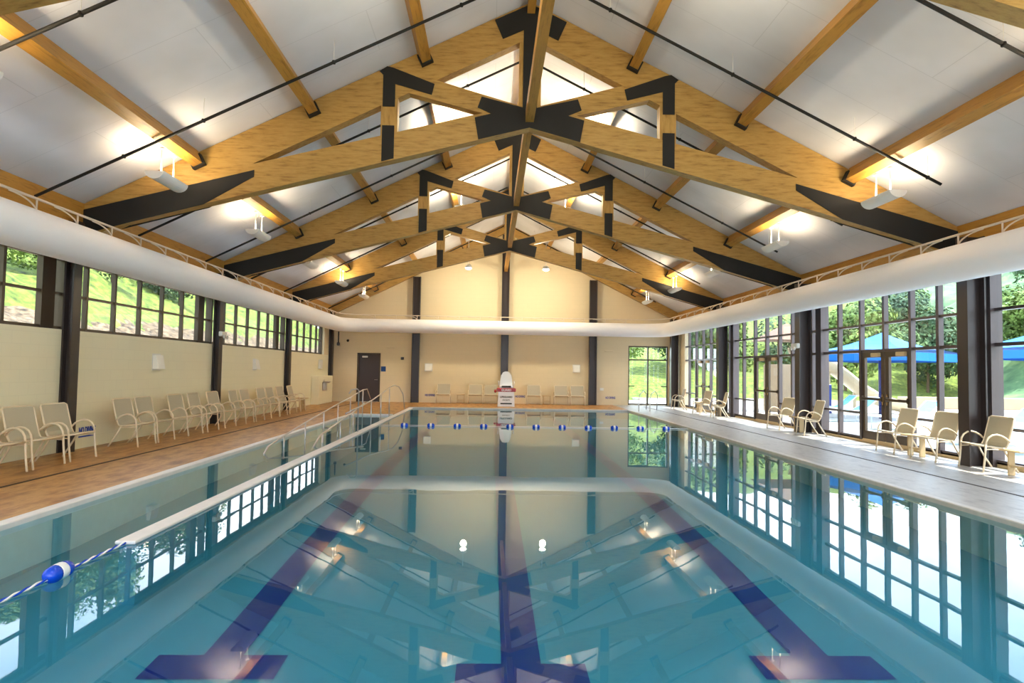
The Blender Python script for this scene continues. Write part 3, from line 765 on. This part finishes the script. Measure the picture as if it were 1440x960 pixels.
# ------------------------------------------------------------------ outdoors, right side
o=MB().box(XRW+.16,60,-30,70,-.5,-.03).build('patio_ground',M['concrete']); tag(o,'sunlit pale concrete patio outside the right windows','patio','patio ground','structure')
def canopy(cx,cy,hw,hd,zp,ze,lb,rz):
    t=thing('shade_canopy',lb,'shade canopy',(cx,cy,0),rz,'blue shade canopies')
    c=[(-hw,-hd),(hw,-hd),(hw,hd),(-hw,hd)]
    for i in range(4):
        a=c[i]; b=c[(i+1)%4]; vs=[];fs=[]
        N=6
        for k in range(N+1):
            s=k/N
            for j in range(N+1):
                q=j/N; px=(a[0]*(1-q)+b[0]*q)*s; py=(a[1]*(1-q)+b[1]*q)*s
                sag=.22*math.sin(PI*q)*s*s+ .12*math.sin(PI*s)
                vs.append((px,py,zp+(ze-zp)*s+sag*.0-.12*math.sin(PI*s)+ .10*math.sin(PI*q)*s))
        for k in range(N):
            for j in range(N): u=k*(N+1)+j; fs.append((u,u+N+1,u+N+2,u+1))
        m=MB(); m.add(vs,fs); m.add([(v[0],v[1],v[2]+.015) for v in vs],[tuple(reversed(f)) for f in fs]); 
        m.build('canopy_panel',M['canopy'],t)
        v=MB(); v.prism([(0,0),(math.dist(a,b),0),(math.dist(a,b),-.28),(0,-.28)],0,.015); e=v.build('valance',M['canopy'],t); e.location=(a[0],a[1],ze); e.rotation_euler=(0,0,math.atan2(b[1]-a[1],b[0]-a[0]))
    MB().tube([(0,0,-.03),(0,0,zp-.05)],.13,12).build('post',M['post'],t)
    return t
canopy(14.35,23.3,1.9,1.9,3.1,2.33,'bright blue square shade canopy on a blue post, beyond the nearest glass doors',.5)
canopy(20.6,20.4,3.1,3.1,4.0,2.45,'bright blue shade canopy cut off at the right picture edge',.35)
# water slide
t=thing('water_slide','cream curving water slide with tower, outside the right windows','water slide',(14.2,26.8,0))
vs=[];fs=[]; path_s=[(-1.3,.4,2.6),(-.6,.2,2.35),(0,0,2.02),(.6,-.1,1.55),(1.1,-.2,1.1),(1.7,-.3,.72),(2.3,-.4,.5),(2.9,-.5,.38)]
n=10
for (x,y,z) in path_s:
    for k in range(n+1):
        a=PI*1.0+PI*k/n; vs.append((x+.12*math.sin(a)*0,y+.56*math.cos(a),z+.46*math.sin(a)+.1))
    for k in range(n+1):
        a=2*PI-PI*k/n; vs.append((x,y+.49*math.cos(a),z+.39*math.sin(a)+.1))
r=2*(n+1)
for i in range(len(path_s)-1):
    for k in range(r): q=(k+1)%r; fs.append((i*r+k,i*r+q,i*r+r+q,i*r+r+k))
fs.append(tuple(range(r))); fs.append(tuple(reversed(range((len(path_s)-1)*r,len(path_s)*r))))
MB().add(vs,fs,True).build('slide_chute',M['slide'],t)
for x,z in ((0,1.7),(1.1,.8),(2.3,.25)): MB().tube([(x,0,-.03),(x,0,z)],.07,10).build('support_post',M['slide'],t)
MB().bbox(-2.4,-1.0,-.5,.9,-.03,1.95,.03).build('tower_base',M['stucco'],t)
for x,y in ((-2.3,-.4),(-1.1,-.4),(-2.3,.8),(-1.1,.8)): MB().tube([(x,y,1.9),(x,y,3.0)],.06,8).build('tower_post',M['stucco'],t)
m=MB(); m.add([(-2.8,-.9,2.95),(-.6,-.9,2.95),(-.6,1.3,2.95),(-2.8,1.3,2.95),(-1.7,.2,3.7)],[(0,1,4),(1,2,4),(2,3,4),(3,0,4),(3,2,1,0)]); m.build('tower_roof',M['roofbrown'],t)
MB().bbox(-.55,-.2,-.62,-.5,-.03,1.15,.01).build('blue_panel',M['post'],t)
# outdoor pool and low walls
o=MB().prism([(15,6),(26,5),(27,17),(19,21),(15.5,15)],-.028,-.012,'z').build('outdoor_pool',M['poolout']); tag(o,'blue outdoor pool on the sunny patio beyond the glass','pool')
o=MB().bbox(20,50,31.0,31.3,-.03,.55,.03).build('garden_wall',M['stucco']); tag(o,'low tan garden wall behind the outdoor pool','wall')
o=MB().bbox(29.0,29.3,-6,30.9,-.03,.7,.03).build('garden_wall',M['stucco']); tag(o,'low tan garden wall running along the far side of the patio','wall')
t=thing('patio_fence','white tubular fence at the edge of the patio','fence',(0,0,0))
for z in (.55,1.05): MB().tube([(28.4,-2,z),(28.4,30,z)],.03,6).build('fence_rail',M['floatwhite'],t)
for i in range(17): MB().tube([(28.4,-2+2*i,-.03),(28.4,-2+2*i,1.08)],.03,6).build('fence_post',M['floatwhite'],t)
def make_lounger(label):
    t=thing('sun_lounger',label,'sun lounger',(0,0,0),0,'white patio loungers')
    MB().strip([(-.95,.36),(-.2,.36),(.35,.36),(.6,.5),(.9,.78)],-.3,.3,.02).build('sling',M['canopypale'],t)
    m=MB()
    for s in (-1,1): m.tube([(-.97,s*.32,.36),(.35,s*.32,.36),(.6,s*.32,.5),(.92,s*.32,.8)],.02,8)
    m.tube([(-.97,-.32,.36),(-.97,.32,.36)],.02,8); m.tube([(.92,-.32,.8),(.92,.32,.8)],.02,8); m.build('lounger_frame',M['floatwhite'],t)
    for x in (-.8,.5):
        for s in (-1,1): MB().tube([(x,s*.32,.37),(x,s*.32,-.03)],.018,8).build('leg',M['floatwhite'],t)
    return t
l0=None
lps=[(10.9,9.2,'nearest the camera, right picture edge'),(11.2,10.9,'behind the nearest patio chair'),(11.4,13.0,'right of the nearest glass doors'),(11.6,14.6,'seen through the nearest glass doors'),
     (11.8,16.6,'left of the nearest glass doors'),(12.1,18.6,'between the nearest doors and second column'),(12.0,21.5,'seen by the second glass doors'),(12.4,23.5,'in front of the slide tower')]
for x,y,lb in lps:
    lab='white framed pool lounger outdoors, '+lb; rz=random.uniform(-.3,.3)
    if l0 is None: l0=make_lounger(lab); l0.location=(x,y,0); l0.rotation_euler.z=rz
    else: dup(l0,(x,y,0),rz,lab)

# ------------------------------------------------------------------ terrain
def terrain(name,x0,x1,y0,y1,nx,ny,fn,mt,label,cat):
    vs=[];fs=[]
    for j in range(ny+1):
        for i in range(nx+1):
            x=x0+(x1-x0)*i/nx; y=y0+(y1-y0)*j/ny; vs.append((x,y,fn(x,y)))
    for j in range(ny):
        for i in range(nx): q=j*(nx+1)+i; fs.append((q,q+1,q+nx+2,q+nx+1))
    return tag(MB().add(vs,fs,True).build(name,M[mt]),label,cat,kind='structure')
nz=lambda x,y,s,a: a*noise.noise(Vector((x*s,y*s,3.1)))
terrain('hillside',30.5,90,-30,110,40,70,lambda x,y:-.4+ (x-30.5)*.42+nz(x,y,.12,3)*min(1,(x-30.5)/6),'hill','wooded green hillside beyond the right patio','hillside')
terrain('hillside',2,60,36,110,40,40,lambda x,y:-.3+(max(0,y-40))*.26+nz(x,y,.15,1.5)*min(1,(y-36)/8),'grass','bright green bank beyond the far window','hillside')
def lslope(x,y):
    d=-x-8.6; return .95+min(d,2.2)*.62+max(0,d-2.2)*.55+nz(x,y,.7,.28)+nz(x,y,2.1,.1)
terrain('earth_bank',-12.0,-8.6,-6,45,40,220,lslope,'rock','bare rocky earth bank just outside the left windows','bank')
terrain('hillside',-34,-11.0,-10,60,60,110,lambda x,y:lslope(x,y)-.06+(.2+nz(x,y,.3,.9))*max(0,min(1,(-x-11.4)/2.5)),'grass','bright grassy slope above the earth bank, left windows','hillside')

# ------------------------------------------------------------------ trees
def crown_mesh(name,mt,rx,rz,n,ls):
    m=MB()
    blobs=[(random.uniform(-.6,.6)*rx,random.uniform(-.6,.6)*rx,random.uniform(-.55,.6)*rz,random.uniform(.35,.6)) for _ in range(11)]
    for _ in range(n):
        bx,by,bz,br=random.choice(blobs)
        d=Vector((random.gauss(0,1),random.gauss(0,1),random.gauss(0,1))).normalized()
        p=Vector((bx,by,bz))+Vector((d.x*rx*br,d.y*rx*br,d.z*rz*br))*random.uniform(.75,1.05)
        nrm=(d+Vector((random.uniform(-.7,.7),random.uniform(-.7,.7),random.uniform(-.3,.7)))).normalized()
        u=nrm.cross(Vector((0,0,1)) if abs(nrm.z)<.9 else Vector((1,0,0))).normalized(); w=nrm.cross(u); s=ls*random.uniform(.6,1.3)
        a=random.uniform(0,PI); u2=u*math.cos(a)+w*math.sin(a); w2=w*math.cos(a)-u*math.sin(a)
        m.add([p-u2*s,p-w2*s*.55,p+u2*s+nrm*s*.2,p+w2*s*.55],[(0,1,2,3)])
    return m.mesh(name,M[mt])
CR={'a':crown_mesh('crown','leaf_a',1,1,5200,.055),'b':crown_mesh('crown','leaf_b',1,1,5200,.055)}
TR=MB().tube([(0,0,-.5),(.02,0,.3),(0,.02,.7),(.0,0,1.1)],[.035,.028,.02,.01],8).mesh('trunk',M['bark'])
def tree(x,y,z,r,h,kind,label,group):
    t=thing('tree',label,'tree',(x,y,z),random.uniform(0,6),group)
    o=bpy.data.objects.new('trunk',TR); COL.objects.link(o); o.parent=t; o.scale=(r*1.2,r*1.2,h*.6)
    o=bpy.data.objects.new('crown',CR[kind]); COL.objects.link(o); o.parent=t; o.location=(0,0,h*.62); o.scale=(r,r,h*.42)
sides=[(36,7,'a'),(36.5,14,'b'),(36,21,'a'),(36.5,28,'b'),(36,35,'a'),(36.5,42,'b'),(31,45,'a'),(34,51,'a'),(43.5,11,'b'),(43.5,19,'a'),(44,31,'b'),(43,46,'a'),(24,43,'b'),(24.5,50.5,'a'),(38,60,'b'),(30,58.5,'a'),(51,25,'a'),(51,39,'b'),(50,55,'a'),(18,50.5,'b'),(18,61,'a')]
for i,(x,y,k) in enumerate(sides):
    zz=-.4+max(0,x-30.5)*.42; r=random.uniform(2.9,3.5); h=random.uniform(6,8.5)
    tree(x,y,zz-.3,r,h,k,('dark green' if k=='a' else 'yellow green')+' leafy tree on the hillside beyond the right windows','trees beyond the right windows, '+('dark' if k=='a' else 'light'))
for i in range(7):
    x=31.6+random.uniform(-.2,.2); y=6+3.6*i; tree(x,y,.1,1.35,2.2,'b' if i%2 else 'a',('rounded yellow green shrub' if i%2 else 'rounded dark green shrub')+' behind the patio fence','shrubs behind the patio fence, '+('light' if i%2 else 'dark'))
ls=[(-14,12.2,'b'),(-14.4,16.3,'a'),(-13.8,20.3,'b'),(-14.2,24.6,'b'),(-13.8,29,'a'),(-14.4,34,'b'),(-17.2,9,'a'),(-18.6,21.5,'a'),(-18.6,29.5,'b'),(-18.4,15,'b')]
for x,y,k in ls:
    tree(x,y,lslope(x,y)-.2,random.uniform(1.4,1.8),random.uniform(2.6,3.6),k,('dark green' if k=='a' else 'bright green')+' bushy tree on the slope outside the left windows','trees outside the left windows, '+('dark' if k=='a' else 'bright'))
for x,y,k in ((8,44,"b"),(13,46.5,"a"),(6.5,51,"a"),(12,56,"b")):
    tree(x,y,(y-40)*.26,2.2,4,k,('dark' if k=='a' else 'bright')+' green tree on the bank seen through the far window','trees beyond the far window, '+('dark' if k=='a' else 'bright'))
o=MB().box(-30,XRW+.16,YF+.3,36,-.5,-.03).build('garden_path',M['concrete']); tag(o,'pale concrete path outside the far window','path',kind='structure')

# ------------------------------------------------------------------ light
w=bpy.data.worlds.new('sky'); S.world=w; w.use_nodes=True; nt=w.node_tree; bg=nt.nodes['Background']
tc=nt.nodes.new('ShaderNodeTexCoord'); sx=nt.nodes.new('ShaderNodeSeparateXYZ'); nt.links.new(tc.outputs['Generated'],sx.inputs[0])
n=nt.nodes.new('ShaderNodeTexNoise'); n.inputs['Scale'].default_value=2.5; n.inputs['Detail'].default_value=5; nt.links.new(tc.outputs['Generated'],n.inputs['Vector'])
r1=ramp(nt,[(0,(206,224,240)),(.35,(182,210,240)),(1,(150,190,236))]); nt.links.new(sx.outputs['Z'],r1.inputs['Fac'])
r2=nt.nodes.new('ShaderNodeValToRGB'); r2.color_ramp.elements[0].position=.42; r2.color_ramp.elements[1].position=.62; nt.links.new(n.outputs['Fac'],r2.inputs['Fac'])
mx=nt.nodes.new('ShaderNodeMix'); mx.data_type='RGBA'; nt.links.new(r2.outputs['Color'],mx.inputs['Factor']); nt.links.new(r1.outputs['Color'],mx.inputs['A']); mx.inputs['B'].default_value=(.95,.96,1,1)
nt.links.new(mx.outputs['Result'],bg.inputs['Color']); bg.inputs['Strength'].default_value=2.3
su=bpy.data.lights.new('sun','SUN'); su.energy=4.4; su.angle=.01; su.color=(1,.96,.88)
so=bpy.data.objects.new('sun',su); COL.objects.link(so)
dirv=Vector((-math.cos(math.radians(60))*.9,math.cos(math.radians(60))*.25,-math.sin(math.radians(60)))); so.rotation_euler=dirv.to_track_quat('-Z','Y').to_euler()

# ------------------------------------------------------------------ camera
F,VX,VY,RO,H=911.,689.7,520.8,.0159,1.5
Yc=Vector((VX-720,-(VY-480),-F)).normalized(); Xc=Vector((math.cos(RO),-math.sin(RO),0)); Xc=(Xc-Yc*Xc.dot(Yc)).normalized(); Zc=Xc.cross(Yc)
cm=bpy.data.cameras.new('camera'); cm.sensor_width=36; cm.lens=36*F/1440; cm.clip_end=400; cm.clip_start=.05
co=bpy.data.objects.new('camera',cm); COL.objects.link(co)
# rows of world->cam are (Xc,Yc,Zc) as columns; transpose gives cam->world
R=Matrix((Xc,Yc,Zc))     # rows = world axes expressed in camera coordinates -> maps camera vectors to world
co.matrix_world=Matrix.Translation((0,0,H))@R.to_4x4()
S.camera=co
S.view_settings.view_transform='Standard'; S.view_settings.look='None'; S.view_settings.gamma=1; S.view_settings.exposure=1.72
S.view_settings.use_curve_mapping=False
S.cycles.use_denoising=True; S.cycles.max_bounces=8; S.cycles.diffuse_bounces=5; S.cycles.glossy_bounces=4; S.cycles.transparent_max_bounces=16
S.cycles.sample_clamp_indirect=6; S.cycles.caustics_reflective=False; S.cycles.caustics_refractive=False
